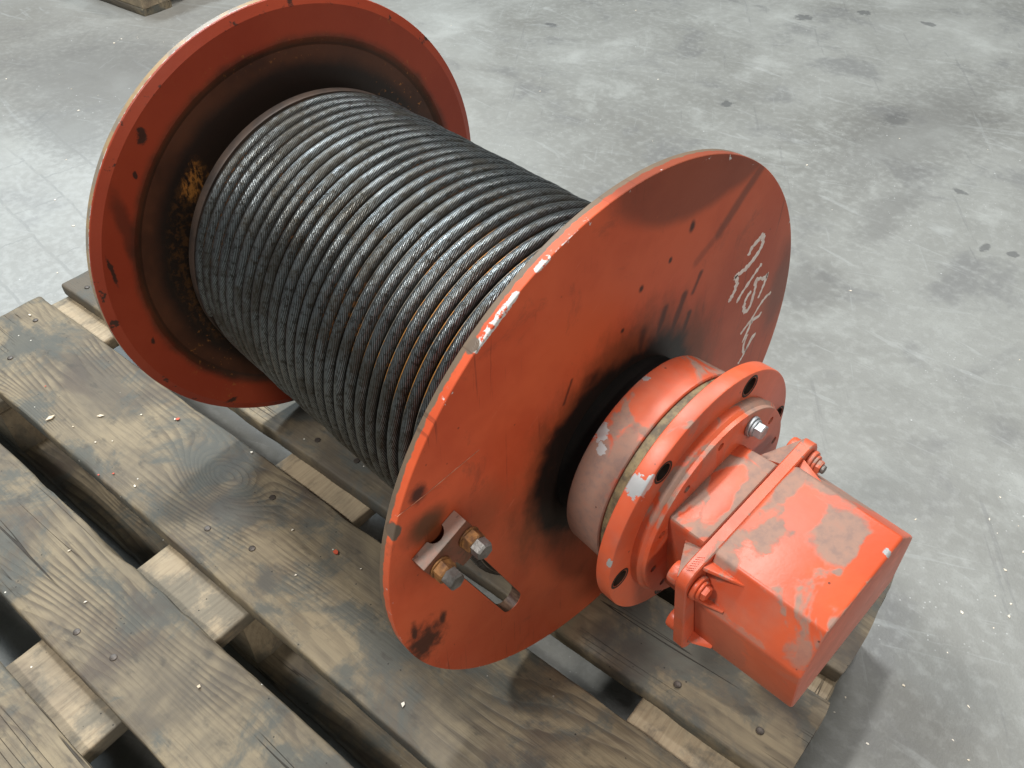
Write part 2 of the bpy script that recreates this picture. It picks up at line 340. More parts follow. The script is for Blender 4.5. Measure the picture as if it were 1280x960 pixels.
def mat_rope():
    n = NT('greased_wire_rope'); uv = n.uv(); p = n.obj(); u, v = n.sep(uv)[:2]
    y, z = n.sep(p)[1:3]
    R = n.vm('LENGTH', n.com(0.0, y, z))
    ph = n.add(n.mul(u, 2*PI/0.0185), n.mul(v, 2*PI*20))
    wir = n.ma('SINE', ph)
    ph2 = n.add(n.mul(u, 2*PI/0.0375), n.mul(v, -2*PI*8.0))
    wob = n.noise(p, 55, 4, .7); gr = n.noise(p, 5.5, 5, .65); fine = n.noise(p, 140, 3, .6)
    col = n.mix(n.step(wir, -.6, .7), (0.045, 0.046, 0.044), (0.205, 0.230, 0.243))
    col = n.mix(n.mul(n.step(wob, .48, .64), .80), col, (0.026, .023, .018))
    gz = n.noise(n.vm('ADD', p, (7, 2, 9)), 1.7, 4, .6)
    col = n.mix(n.mul(n.mx(n.step(gr, .48, .64), n.step(gz, .48, .62)), .62), col, (0.046, .038, .026))
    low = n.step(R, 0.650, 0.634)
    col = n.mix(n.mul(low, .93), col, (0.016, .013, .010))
    rl = n.mul(n.mul(n.step(R, .626, .632), n.step(R, .642, .637)), n.mul(n.step(n.noise(n.vm('ADD', p, (3, 1, 7)), 3.2, 3, .6), .55, .62), n.step(wob, .48, .56)))
    col = n.mix(n.mul(rl, .6), col, (0.30, .13, .045))
    n.bump(n.add(n.mul(wir, .35), n.add(n.mul(wob, .7), n.mul(fine, .4))), 0.42, 0.0007)
    return n.done(col, n.fmix(n.step(gr, .4, .65), .30, .44), n.fmix(low, .88, .1), .5)

M = dict(
    floor=mat_floor(),
    board=mat_wood('weathered_board', (0.232, 0.188, 0.122), (0.078, 0.061, 0.044), 1.0),
    pale=mat_wood('pale_board', (0.38, 0.305, 0.205), (0.21, 0.155, 0.100), 0.70),
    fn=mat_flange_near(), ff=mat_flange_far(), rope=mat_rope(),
    cover=mat_paint('cover_paint', .42, 4.2, (1.3, .2, .5), dblobs=(((.80, -.015, .21), (.10, .085, .3)), ((.66, .13, .21), (.12, .06, .3)), ((.60, .03, .22), (.03, .12, .2)), ((.66, -.12, .2), (.022, .10, .2)), ((.90, -.30, .06), (.022, .03, .04)), ((.61, -.27, .13), (.035, .04, .06)), ((.60, .22, .16), (.25, .05, .10)), ((.935, .0, .0), (.012, .9, .9))),
                    blank=(((.74, -.31, .08), (.12, .06, .10)), ((.68, -.02, .22), (.055, .07, .2)), ((.74, -.15, .22), (.07, .06, .2)), ((.89, .0, .22), (.035, .2, .2))), chips=(((.915, .03, .20), (.012, .012, .02)),)),
    coverend=None,
    housing=mat_paint('housing_paint', .80, 3.6, (4.3, 1.2, 2.5), blank=(((.46, -.08, .22), (.05, .075, .2)), ((.42, .07, .24), (.03, .06, .2)), ((.49, -.16, .2), (.03, .06, .2)))),
    band=mat_paint('band_paint', .36, 7.0, (2, 8, 1), film=.16),
    disc=mat_paint('disc_paint', .10, 4.0, (7, 2, 1), film=.10, chips=(((.325, -.345, .295), (.035, .030, .040)), ((.352, -.325, .325), (.012, .02, .03)), ((.345, -.455, .05), (.01, .01, .02)))),
    disc2=mat_paint('ring_paint', .66, 5.0, (3, 2, 9), film=.15),
    collar=mat_paint('collar_paint', .40, 3.3, (5, 5, 3), up_only=False, film=.20, chips=(((.105, -.250, .285), (.028, .035, .035)), ((.135, -.275, .25), (.02, .015, .02)), ((.10, -.04, .37), (.012, .012, .012))),
                     dblobs=(((.16, -.36, -.02), (.13, .16, .24)), ((.20, -.25, .24), (.04, .08, .10)), ((.13, -.28, .22), (.05, .06, .07)))),
    clamp=mat_clamp(),
    neck=mat_simple('dirty_neck', (0.26, 0.205, 0.105), (0.10, .08, .05), 22, .6, 0, .6),
    hub=mat_simple('greasy_hub', (0.012, .010, .009), (0.008, .007, .007), 6, .65, 0, .5, .2),
    barrel=mat_simple('barrel_steel', (0.05, .032, .022), (0.02, .015, .012), 9, .55, .2, .5),
    land=mat_land(),
    band_end=mat_simple('barrel_end_steel', (0.060, .040, .030), (0.028, .021, .018), 6, .48, .3, .3),
    rust=mat_simple('rusty_nut_steel', (0.36, .17, .055), (0.14, .065, .03), 24, .6, .35, .6),
    zinc=mat_simple('zinc_steel', (0.50, .52, .54), (0.34, .36, .38), 20, .58, .9, .2),
    bolt=mat_simple('dull_bolt_steel', (0.25, .24, .23), (0.13, .12, .11), 22, .5, .6, .6),
    chalk=mat_simple('white_marker', (0.86, .80, .76), (0.72, .62, .57), 30, .8, 0, .4),
    scratch=mat_simple('scratch_primer', (0.60, .26, .16), (0.42, .13, .07), 30, .7, 0, .2),
    nail=mat_simple('nail_steel', (0.10, .085, .075), (0.05, .04, .032), 20, .5, .6, .3),
    flake=mat_simple('chip_wood', (0.75, .70, .62), (0.62, .52, .38), 4, .8, 0, .1),
    redflake=mat_simple('paint_flake', (0.55, .09, .04), (0.40, .06, .03), 4, .6, 0, .1),
)

# ------------------------------------------------------------------ mesh helpers
def link(o, parent=None):
    COL.objects.link(o)
    if parent is not None: o.parent = parent
    return o
def mesh_obj(name, verts, faces, mat, parent=None, smooth=35):
    me = bpy.data.meshes.new(name); me.from_pydata([tuple(c*S for c in v) for v in verts], [], faces)
    me.validate(); return finish(name, me, mat, parent, smooth)
def finish(name, me, mat, parent, smooth=35):
    bm = bmesh.new(); bm.from_mesh(me); bmesh.ops.recalc_face_normals(bm, faces=bm.faces[:]); bm.to_mesh(me); bm.free()
    me.polygons.foreach_set('use_smooth', [True]*len(me.polygons))
    me.set_sharp_from_angle(angle=math.radians(smooth))
    me.materials.clear(); me.materials.append(mat)
    return link(bpy.data.objects.new(name, me), parent)
def from_bm(name, bm, mat, parent=None, smooth=35):
    bmesh.ops.scale(bm, vec=(S, S, S), verts=bm.verts[:])
    me = bpy.data.meshes.new(name); bm.to_mesh(me); bm.free(); return finish(name, me, mat, parent, smooth)
def lathe(prof, n=128, cy=0.0, cz=0.0, cap=True):
    """profile of (x, r) turned round an axis along X"""
    V, F = [], []
    for x, r in prof:
        for k in range(n):
            t = 2*PI*k/n; V.append((x, cy+r*math.cos(t), cz+r*math.sin(t)))
    for i in range(len(prof)-1):
        for k in range(n):
            k2 = (k+1) % n; F.append((i*n+k, (i+1)*n+k, (i+1)*n+k2, i*n+k2))
    if cap: F.append(tuple(range(n))); F.append(tuple((len(prof)-1)*n+k for k in range(n)))
    return V, F
def disc_prof(x0, x1, r, b): return [(x0, r-b), (x0+b*.3, r-b*.3), (x0+b, r), (x1-b, r), (x1-b*.3, r-b*.3), (x1, r-b)]
def cyl(name, x0, x1, r, mat, parent, cy=0, cz=0, b=.003, n=32): V, F = lathe(disc_prof(x0, x1, r, b), n, cy, cz); return mesh_obj(name, V, F, mat, parent)
def hexa(x0, x1, r, cy, cz, rot=0.0, b=.12):
    V, F = [], []
    for x, k in ((x0, 1), (x1-r*b, 1), (x1, .86)):
        for i in range(6):
            t = rot+PI/3*i; V.append((x, cy+r*k*math.cos(t), cz+r*k*math.sin(t)))
    for j in (0, 6):
        for i in range(6): F.append((j+i, j+(i+1) % 6, j+6+(i+1) % 6, j+6+i))
    F.append(tuple(range(6))); F.append(tuple(range(12, 18))); return V, F
def prism(rings, bev=0.0, seg=3):
    """loft through rings (lists of points), capped"""
    bm = bmesh.new(); n = len(rings[0]); vs = [[bm.verts.new(p) for p in r] for r in rings]
    for a, b in zip(vs, vs[1:]):
        for i in range(n): bm.faces.new((a[i], a[(i+1) % n], b[(i+1) % n], b[i]))
    bm.faces.new(vs[0]); bm.faces.new(vs[-1]); bmesh.ops.recalc_face_normals(bm, faces=bm.faces[:])
    if bev: bmesh.ops.bevel(bm, geom=bm.edges[:]+bm.verts[:], offset=bev, segments=seg, profile=.5, affect='EDGES', clamp_overlap=True)
    return bm
def cut(o, tools):
    """subtract tool objects once and bake the result"""
    for t in tools:
        m = o.modifiers.new('b', 'BOOLEAN'); m.object = t; m.operation = 'DIFFERENCE'; m.solver = 'EXACT'
    dg = bpy.context.evaluated_depsgraph_get(); me = bpy.data.meshes.new_from_object(o.evaluated_get(dg))
    o.modifiers.clear(); old = o.data; o.data = me; bpy.data.meshes.remove(old)
    me.polygons.foreach_set('use_smooth', [True]*len(me.polygons)); me.set_sharp_from_angle(angle=math.radians(30))
    for t in tools:
        d = t.data; bpy.data.objects.remove(t); bpy.data.meshes.remove(d)
def tag(o, label=None, cat=None, group=None, kind=None):
    for k, v in (('label', label), ('category', cat), ('group', group), ('kind', kind)):
        if v: o[k] = v
    return o

# ------------------------------------------------------------------ floor
def build_floor():
    bm = bmesh.new(); bmesh.ops.create_grid(bm, x_segments=2, y_segments=2, size=60)
    o = from_bm('concrete_floor', bm, M['floor']); tag(o, kind='structure'); o.location = (0, 0, 0)
build_floor()

# ------------------------------------------------------------------ pallets
def plank_mesh(name, L, Wd, T, seed, mat, parent, loc, rough=1.0, axis='x'):
    """a board with worn corners and uneven edges, its length along X"""
    n = max(8, int(L/0.06)); V, F = [], []
    c = min(.012, T*.2)
    sec = []
    for sy, sz in ((-1, -1), (1, -1), (1, 1), (-1, 1)):
        y, z = sy*Wd/2, sz*T/2
        a, b = (y, z-sz*c), (y-sy*c, z)
        m = (y-sy*c*.3, z-sz*c*.3)
        sec += [b, m, a] if sy*sz < 0 else [a, m, b]
    # order counter clockwise
    ex = []
    for i in range(len(sec)):
        ex.append(sec[i])
        p, q = sec[i], sec[(i+1) % len(sec)]
        if abs(p[0]-q[0]) > Wd*.5:
            for k in range(1, 8): ex.append((p[0]+(q[0]-p[0])*k/8, p[1]))
        elif abs(p[1]-q[1]) > T*.5: ex.append((p[0], (p[1]+q[1])/2))
    sec = ex; m = len(sec)
    for i in range(n+1):
        x = -L/2+L*i/n
        for (y, z) in sec:
            q = Vector((x*2.2+seed*9.1, y*2.0, z*5+seed)); e = mn.noise(q)*.006*rough; e2 = mn.noise(q*4.5)*.0035*rough
            sgn = y/(Wd/2)
            nick = max(0, mn.noise(Vector((x*3.1+seed*5, sgn*3, z*9)))-.34)*.045*rough*abs(sgn)**6
            yy = y+(e+e2)*sgn-nick*sgn
            zz = z+mn.noise(Vector((x*.8, y*1.2, seed*3.3)))*.006*rough-(nick*.5 if z > 0 else 0)
            xx = x
            if i in (0, n): xx += (mn.noise(Vector((y*5, z*8, seed*7+i)))*.018 - .01*(abs(sgn)**10)*(1 if i else -1))*rough
            V.append((xx, yy, zz))
    for i in range(n):
        for k in range(m): F.append((i*m+k, i*m+(k+1) % m, (i+1)*m+(k+1) % m, (i+1)*m+k))
    F.append(tuple(range(m))); F.append(tuple(n*m+k for k in range(m)))
    o = mesh_obj(name, V, F, mat, parent, 50); o.location = Vector(loc)*S
    return o
PSI = 0.13
TB = 0.0875
def pallet(label, cd_, cn_, yaw, seed, nails=True):
    e = link(bpy.data.objects.new('wooden_pallet', None)); dv = Vector((math.cos(yaw), math.sin(yaw))); nv = Vector((-dv.y, dv.x))
    e.location = W(dv.x*cd_+nv.x*cn_, dv.y*cd_+nv.y*cn_, FLOOR); e.rotation_euler = (0, 0, yaw); e.empty_display_size = .1
    tag(e, label, 'pallet', 'wooden pallets on the floor')
    H = 0.583
    tops = ((-2.350, -1.765), (-1.599, -1.163), (-.976, -.388), (-.248, .157), (.300, .890))
    boards = []
    for i, (a, b) in enumerate(tops):
        o = plank_mesh('top_board', 4.858+(0.0 if i != 3 else .02), b-a, TB, seed+i*1.7, M['board'], e, (0, (a+b)/2+.731, H-TB/2)); boards.append(o)
        if nails and i < 5:
            for cx in (-2.135, 0, 2.135):
                for dx, dy in ((-.16, -.15), (.12, -.10), (-.05, .16), (.18, .13))[:(3 if b-a > .5 else 2)]:
                    k = .75 if b-a > .5 else .55
                    x = cx+dx+random.uniform(-.04, .04); y = dy*k/.75+random.uniform(-.02, .02)
                    V, F = lathe(disc_prof(0, .006, .016, .003), 12); V = [(p[1], p[2], p[0]) for p in V]
                    q = mesh_obj('nail_head', V, F, M['nail'], o); q.location = Vector((x, y, TB/2-.001))*S
    zc = H-TB-TB/2-.002
    for i, x in enumerate((-2.429+.2935, 0, 2.429-.2935)):
        o = plank_mesh('cross_board', 3.24, .587, TB-.004, seed+20+i, M['pale'], e, (x, 0, zc)); o.rotation_euler = (0, 0, PI/2)
    zb = H-2*TB-.004
    for x, lx in ((-2.429+.2935, .587), (0, .587), (2.429-.2935, .587)):
        for y, ly in ((-1.62+.2025, .405), (0, .587), (1.62-.2025, .405)):
            h = zb-TB-.004
            o = plank_mesh('block', lx-.01, ly-.01, h, seed+40+x+y, M['pale'], e, (x, y, TB+.002+h/2), .8)
    for y, ly in ((-1.62+.2025, .405), (0, .587), (1.62-.2025, .405)):
        plank_mesh('bottom_board', 4.85, ly, TB, seed+60+y, M['board'], e, (0, y, TB/2+.001), .8)
    return e
pallet('weathered brown wooden pallet carrying the orange winch drum', -1.4715, -.731, PSI, 3.0)
# the second pallet: only its near corner is in view; its corner stands at (-9.46, 2.38)
yaw2 = 0.155; d2 = Vector((math.cos(yaw2), math.sin(yaw2))); n2 = Vector((-d2.y, d2.x)); c2 = Vector((-9.46, 2.38))-d2*2.43+n2*1.62
pallet('wooden pallet behind the drum, only its corner block in view at the top left edge', c2.dot(d2), c2.dot(n2), yaw2, 11.0, False)

# ------------------------------------------------------------------ winch drum
win = link(bpy.data.objects.new('winch_drum', None)); win.location = W(0, 0, -1); win.empty_display_size = .1
tag(win, 'orange steel winch drum wound with greased wire rope, lying on the wooden pallet', 'winch drum')
AX = (0, 0, S)         # parts are modelled about the drum axis
def part(o): o.location = AX; return o
# near flange with the rope slot
prof = [(-.0464, .05), (-.0464, .9925), (-.0445, .998), (-.042, 1.0), (-.004, 1.0), (-.0015, .9985), (0, .994), (0, .05)]
V, F = lathe(prof, 256, cap=False); n_ = 256; F += [(k, (k+1) % n_, 7*n_+(k+1) % n_, 7*n_+k) for k in range(n_)]
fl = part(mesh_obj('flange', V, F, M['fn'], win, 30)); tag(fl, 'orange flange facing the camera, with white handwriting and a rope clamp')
def slotobj():
    a = Vector((-.745, .035)); b = Vector((-.522, -.478)); d = (b-a).normalized(); nn = Vector((-d.y, d.x)); r = .043
    ring = []
    for k in range(9):
        t = PI/2-PI*k/8; ring.append(b+d*r*math.cos(t)+nn*r*math.sin(t))
    for k in range(9):
        t = -PI/2-PI*k/8; ring.append(a+d*r*math.cos(t)+nn*r*math.sin(t))
    o = from_bm('slot', prism([[(x, q.x, q.y) for q in ring] for x in (-.1, .05)]), M['fn'], win); o.location = AX; return o
bpy.context.view_layer.update()
sl = slotobj(); bpy.context.view_layer.update(); cut(fl, [sl])
# far flange
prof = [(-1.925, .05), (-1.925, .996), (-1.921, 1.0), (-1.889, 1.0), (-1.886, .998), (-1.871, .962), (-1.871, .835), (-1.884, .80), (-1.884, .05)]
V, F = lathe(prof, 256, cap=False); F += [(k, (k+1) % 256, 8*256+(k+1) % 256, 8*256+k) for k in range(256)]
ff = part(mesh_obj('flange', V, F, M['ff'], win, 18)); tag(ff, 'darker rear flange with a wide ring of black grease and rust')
# barrel
V, F = lathe([(-1.871, .58), (-1.79, .58), (-1.79, .598), (-.0464, .598)], 160, cap=False)
b_ = part(mesh_obj('barrel', V, F, M['barrel'], win, 30)); 
V, F = lathe([(-1.795, .60), (-1.795, .644), (-1.789, .651), (-1.756, .653), (-1.747, .650), (-1.742, .60)], 160, cap=False)
be = part(mesh_obj('barrel_end_ring', V, F, M['band_end'], win, 30))
# wire rope: one continuous helix of eight twisted strands
def rope():
    pitch, Rc, rr = .0605, .6350, .0232; x0, x1 = -.078, -1.722
    turns = (x0-x1)/pitch; ns, nr = 460, 26; N = int(turns*ns)
    i = np.arange(N+1); th = 2*np.pi*i/ns+2.2; x = x0-pitch*i/ns; s = i*(2*np.pi*Rc/ns)
    wob = 0.0026*np.sin(th*3.13+1.3*np.sin(th*.37))+.0018*np.sin(th*7.31)+.0022*np.sin(th*1.27)
    k = np.arange(nr); ph = 2*np.pi*k/nr
    T = ph[None, :]-2*np.pi*s[:, None]/.42
    rad = rr*(1-.032*(1-np.abs(np.cos(4*T))))
    cx = rad*np.sin(ph)[None, :]; cr = -rad*np.cos(ph)[None, :]
    R = Rc+wob[:, None]*.5+cr; X = x[:, None]+cx+wob[:, None]*.55
    V = np.stack([X, R*np.cos(th)[:, None], R*np.sin(th)[:, None]], -1).reshape(-1, 3)*S
    a = (np.arange(N)[:, None]*nr+k[None, :]); b = (np.arange(N)[:, None]*nr+((k+1) % nr)[None, :])
    Q = np.stack([a, b, b+nr, a+nr], -1).reshape(-1, 4)
    me = bpy.data.meshes.new('wire_rope'); me.vertices.add(len(V)); me.vertices.foreach_set('co', V.ravel().astype(np.float32))
    me.loops.add(Q.size); me.loops.foreach_set('vertex_index', Q.ravel().astype(np.int32))
    me.polygons.add(len(Q)); me.polygons.foreach_set('loop_start', np.arange(0, Q.size, 4, dtype=np.int32))
    me.update(calc_edges=True)
    uvl = me.uv_layers.new(name='UVMap')
    ss = np.repeat(s[:-1], nr); ds = 2*np.pi*Rc/ns; kk = np.tile(k, N)/nr
    U = np.stack([np.stack([ss, kk], -1), np.stack([ss, kk+1/nr], -1), np.stack([ss+ds, kk+1/nr], -1), np.stack([ss+ds, kk], -1)], 1)
    uvl.data.foreach_set('uv', U.ravel().astype(np.float32))
    me.polygons.foreach_set('use_smooth', np.ones(len(Q), dtype=bool))
    me.materials.append(M['rope']); me.update()
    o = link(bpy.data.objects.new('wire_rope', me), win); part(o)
    # the thin land between the rope grooves of the barrel
    st = 200; N2 = int((turns+.9)*st); V, F = [], []
    for i_ in range(N2+1):
        t = 2*PI*i_/st+2.2; xx = x0+pitch/2-pitch*i_/st; jt = mn.noise(Vector((xx*9, math.cos(t)*6, math.sin(t)*6)))*.0012
        for dx, r in ((.013, .603), (.0022, .636), (0, .6378), (-.0022, .636), (-.013, .603)):
            V.append((xx+dx+jt, (r+jt)*math.cos(t), (r+jt)*math.sin(t)))
    for i_ in range(N2):
        for k_ in range(4): F.append((i_*5+k_, i_*5+k_+1, i_*5+k_+6, i_*5+k_+5))
    part(mesh_obj('groove_land', V, F, M['land'], win, 80))
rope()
# hub, collar, mounting disc, ring
V, F = lathe([(0.0005, .315), (.095, .315)], 96, cap=False)
part(mesh_obj('hub', V, F, M['hub'], win))
V, F = lathe([(.088, .30), (.088, .358), (.0905, .363), (.096, .3655), (.222, .3725), (.2285, .371), (.232, .367), (.232, .30)], 160, cap=False)
part(mesh_obj('collar', V, F, M['collar'], win))
V, F = lathe([(.228, .34), (.229, .360), (.262, .361), (.2635, .352), (.300, .352), (.302, .34)], 96, cap=False)
part(mesh_obj('neck_groove', V, F, M['neck'], win))
V, F = lathe([(.298, .02), (.298, .451), (.302, .456), (.347, .457), (.352, .455), (.3545, .450), (.3545, .02)], 160, cap=False)
F += [(k, (k+1) % 160, 6*160+(k+1) % 160, 6*160+k) for k in range(160)]
md = part(mesh_obj('mounting_disc', V, F, M['disc'], win))
tools = []
for k in range(6):
    t = math.radians(10+60*k); V, F = lathe([(.25, .031), (.40, .031)], 24, .408*math.cos(t), .408*math.sin(t)); tools.append(part(mesh_obj('t', V, F, M['disc'], win)))
bpy.context.view_layer.update(); cut(md, tools)
for k in range(6):
    t = math.radians(10+60*k); V, F = lathe([(.300, .0300), (.353, .0300), (.3557, .0335), (.3565, .037), (.3548, .040)], 24, .408*math.cos(t), .408*math.sin(t), cap=False)
    o = mesh_obj('bolt_hole_lining', V, F, M['barrel'], md)  # dark lining added in each hole, its inner shade put into the colour
V, F = lathe([(.350, .02), (.350, .360), (.382, .362), (.388, .357), (.392, .352), (.405, .350), (.4075, .345), (.4075, .02)], 160, cap=False)
F += [(k, (k+1) % 160, 7*160+(k+1) % 160, 7*160+k) for k in range(160)]
rg = part(mesh_obj('adapter_ring', V, F, M['disc2'], win))
tools = []
for k in range(12):
    if k == 2: continue
    t = math.radians(11+30*k); V, F = lathe([(.37, .014), (.45, .014)], 16, .312*math.cos(t), .312*math.sin(t)); tools.append(part(mesh_obj('t', V, F, M['disc'], win)))
bpy.context.view_layer.update(); cut(rg, tools)
t = math.radians(71); by, bz = .300*math.cos(t), .300*math.sin(t)
o = cyl('washer', .4085, .420, .034, M['zinc'], rg, by, bz, .002); o = cyl('spring_washer', .4205, .430, .029, M['zinc'], rg, by, bz, .003)
V, F = hexa(.4305, .456, .026, by, bz, .3); tag(mesh_obj('bolt_head', V, F, M['zinc'], rg, 20), 'bright zinc hexagon bolt head')

# limit switch housing, tilted about the drum axis
RC = (-.04, 0.0); TH = math.radians(10)
def loc(x, u, v): return (x, RC[0]+u*math.cos(TH)-v*math.sin(TH), RC[1]+u*math.sin(TH)+v*math.cos(TH))
def sect(x, pts, k=1.0): return [loc(x, u*k, v*k) for u, v in pts]
hs = [(-.205, .205), (.165, .205), (.215, .10), (.225, -.20), (-.235, -.20), (-.225, .10)]
hs = [(-.200, .208), (.140, .208), (.175, .15), (.185, -.20), (-.215, -.20), (-.205, .19)]
ho = part(from_bm('switch_housing', prism([sect(.404, hs), sect(.535, hs, 1.02)], .008, 2), M['housing'], win))
# flared bosses of the housing behind the band
for su in (-1, 1):
    for sv in (1, -1):
        bx, by_ = su*.285-.008, sv*.13-(.05 if sv < 0 else 0)
        c = loc(0, bx, by_)
        r1 = [loc(.455, su*.17, sv*.10+.05), loc(.455, su*.17, sv*.10-.05), loc(.455, su*.175, sv*.10-.05), loc(.455, su*.175, sv*.10+.05)]
        r2_ = [loc(.534, su*.17, by_+.055), loc(.534, su*.17, by_-.055), loc(.534, bx+su*.03, by_-.045), loc(.534, bx+su*.03, by_+.045)]
        g_ = from_bm('boss_web', prism([r1, r2_], .004, 2), M['housing'], ho)
        cyl('boss', .497, .534, .036, M['band'], ho, c[1], c[2], .008)
# band (bolted joint flange)
def rrect(u0, u1, v0, v1, r, n=6):
    P = []
    for cu, cv, a0 in ((u1-r, v1-r, 0), (u0+r, v1-r, PI/2), (u0+r, v0+r, PI), (u1-r, v0+r, 3*PI/2)):
        for k in range(n+1): t = a0+PI/2*k/n; P.append((cu+r*math.cos(t), cv+r*math.sin(t)))
    return P
bo = rrect(-.335, .315, -.290, .200, .055); bi = rrect(-.331, .311, -.286, .196, .053)
bd = part(from_bm('joint_band', prism([sect(.5345, bi), sect(.538, bo), sect(.570, bo), sect(.5735, bi)]), M['band'], win))
for i in range(7):
    u = -.300+i*.0085
    from_bm('tally_mark', prism([[loc(.545, u, .2000), loc(.562, u+.012, .2000), loc(.562, u+.014, .2000), loc(.545, u+.002, .2000)], [loc(.545, u, .2016), loc(.562, u+.012, .2016), loc(.562, u+.014, .2016), loc(.545, u+.002, .2016)]]), M['disc'], bd)
# cover
def cs(k, dv=0): return [(-.197*k, .193*k+dv), (.175*k, .193*k+dv), (.296*k, .035*k), (.285*k, -.235*k), (-.268*k, -.240*k), (-.282*k, .030*k)]
cv = part(from_bm('switch_cover', prism([sect(.571, cs(1.035)), sect(.925, cs(1.0))], .0095, 3), M['cover'], win, 25))
# stiffening fins
def fin(x0, x1, a, outn, h, w_):
    a = Vector(a); o_ = Vector(outn).normalized(); t_ = Vector((-o_.y, o_.x))
    def q(x, s, k): P = a+t_*s*w_/2+o_*k; return loc(x, P.x, P.y)
    bm = prism([[q(x0, -1, -.02), q(x0, 1, -.02), q(x0, .8, h), q(x0, -.8, h)], [q(x1, -.6, -.02), q(x1, .6, -.02), q(x1, .5, -.002), q(x1, -.5, -.002)]], .002, 2)
    from_bm('fin', bm, M['band'], cv)
cl = (-.9, .47); cr_ = (.86, .52)
fin(.573, .685, (-.222, .165), cl, .045, .016); fin(.573, .665, (-.283, .065), cl, .030, .014)
fin(.573, .645, (-.285, -.225), (-1, -.6), .030, .018); fin(.573, .66, (.205, .165), cr_, .030, .012); fin(.573, .65, (.27, .065), cr_, .025, .012)
# joint bolts
for (u, v) in ((-.287, .122), (.268, .130), (.268, -.20)):
    c = loc(0, u, v)
    cyl('bolt_boss', .574, .592, .040, M['band'], bd, c[1], c[2], .006)
    cyl('washer', .5925, .602, .031, M['band'], bd, c[1], c[2], .003)
    V, F = hexa(.6025, .618, .024, c[1], c[2], .4, .25); mesh_obj('nut', V, F, M['band'], bd, 20)
    if u > 0: cyl('stud_end', .6185, .630, .014, M['bolt'], bd, c[1], c[2], .003, 16)

# rope clamp on the near flange
A = Vector((-.746, .248)); B = Vector((-.908, .170)); dAB = (B-A); Ln = dAB.length; e1 = dAB.normalized(); e2 = Vector((-e1.y, e1.x))
if e2.y > 0: e2 = -e2
def cp(x, s, t): q = A+e1*s+e2*t; return (x, q.x, q.y)
out = [(0, .0006), (Ln*.30, .0006)]
for k in range(1, 8): a_ = PI*k/8; out.append((Ln*.47-Ln*.17*math.cos(a_), .030*math.sin(a_)))
out += [(Ln*.64, .0006), (Ln, .0006), (Ln, .053), (0, .053)]
clp = part(from_bm('rope_clamp', prism([[cp(x, s, t) for s, x in out] for t in (0, .120)], .002, 1), M['clamp'], win, 25))
tag(clp, 'grey and pinkish clamp block with a half round notch')
from_bm('clamp_tongue', prism([[cp(x, s, t) for s, t in ((Ln*.34, .118), (Ln*.62, .118), (Ln*.60, .215), (Ln*.36, .215))] for x in (-.02, .030)], .002), M['clamp'], clp)
for (s, t, r0) in ((Ln*.17, .070, .2), (Ln*.80, .056, .5)):
    c = cp(0, s, t)
    cyl('washer', .0535, .061, .037, M['rust'], clp, c[1], c[2], .002, 24)
    V, F = hexa(.0615, .094, .0345, c[1], c[2], r0); o = mesh_obj('nut', V, F, M['rust'], clp, 20); tag(o, 'rusty orange hexagon nut')
    V, F = hexa(.0945, .130, .0300, c[1], c[2], r0+.35, .22); mesh_obj('bolt_head', V, F, M['bolt'], clp, 25)
# rope tail seen through the slot
# handwriting and scratches on the near flange
def stroke(name, lines, width, mat, parent, x=.0006, jitter=.25):
    bm = bmesh.new()
    for pts in lines:
        P = [Vector(p) for p in pts]
        # resample with catmull-rom
        Q = []
        for i in range(len(P)-1):
            a, b, c, d = P[max(i-1, 0)], P[i], P[i+1], P[min(i+2, len(P)-1)]
            for k in range(5):
                t = k/5; Q.append(.5*((2*b)+(c-a)*t+(2*a-5*b+4*c-d)*t*t+(3*b-a-3*c+d)*t**3))
        Q.append(P[-1]); prev = None
        for i, q in enumerate(Q):
            tn = (Q[min(i+1, len(Q)-1)]-Q[max(i-1, 0)]).normalized(); nn = Vector((-tn.y, tn.x))
            ww = width*(1+jitter*math.sin(i*1.9)+jitter*random.uniform(-1, 1))/2*(0.5 if i in (0, len(Q)-1) else 1)
            cur = [bm.verts.new((x-.0004, *(q+nn*ww))), bm.verts.new((x+.0008, *(q+nn*ww*.5))), bm.verts.new((x+.0008, *(q-nn*ww*.5))), bm.verts.new((x-.0004, *(q-nn*ww)))]
            if prev:
                for k in range(3): bm.faces.new((prev[k], prev[k+1], cur[k+1], cur[k]))
            prev = cur
    return from_bm(name, bm, mat, parent, 60)
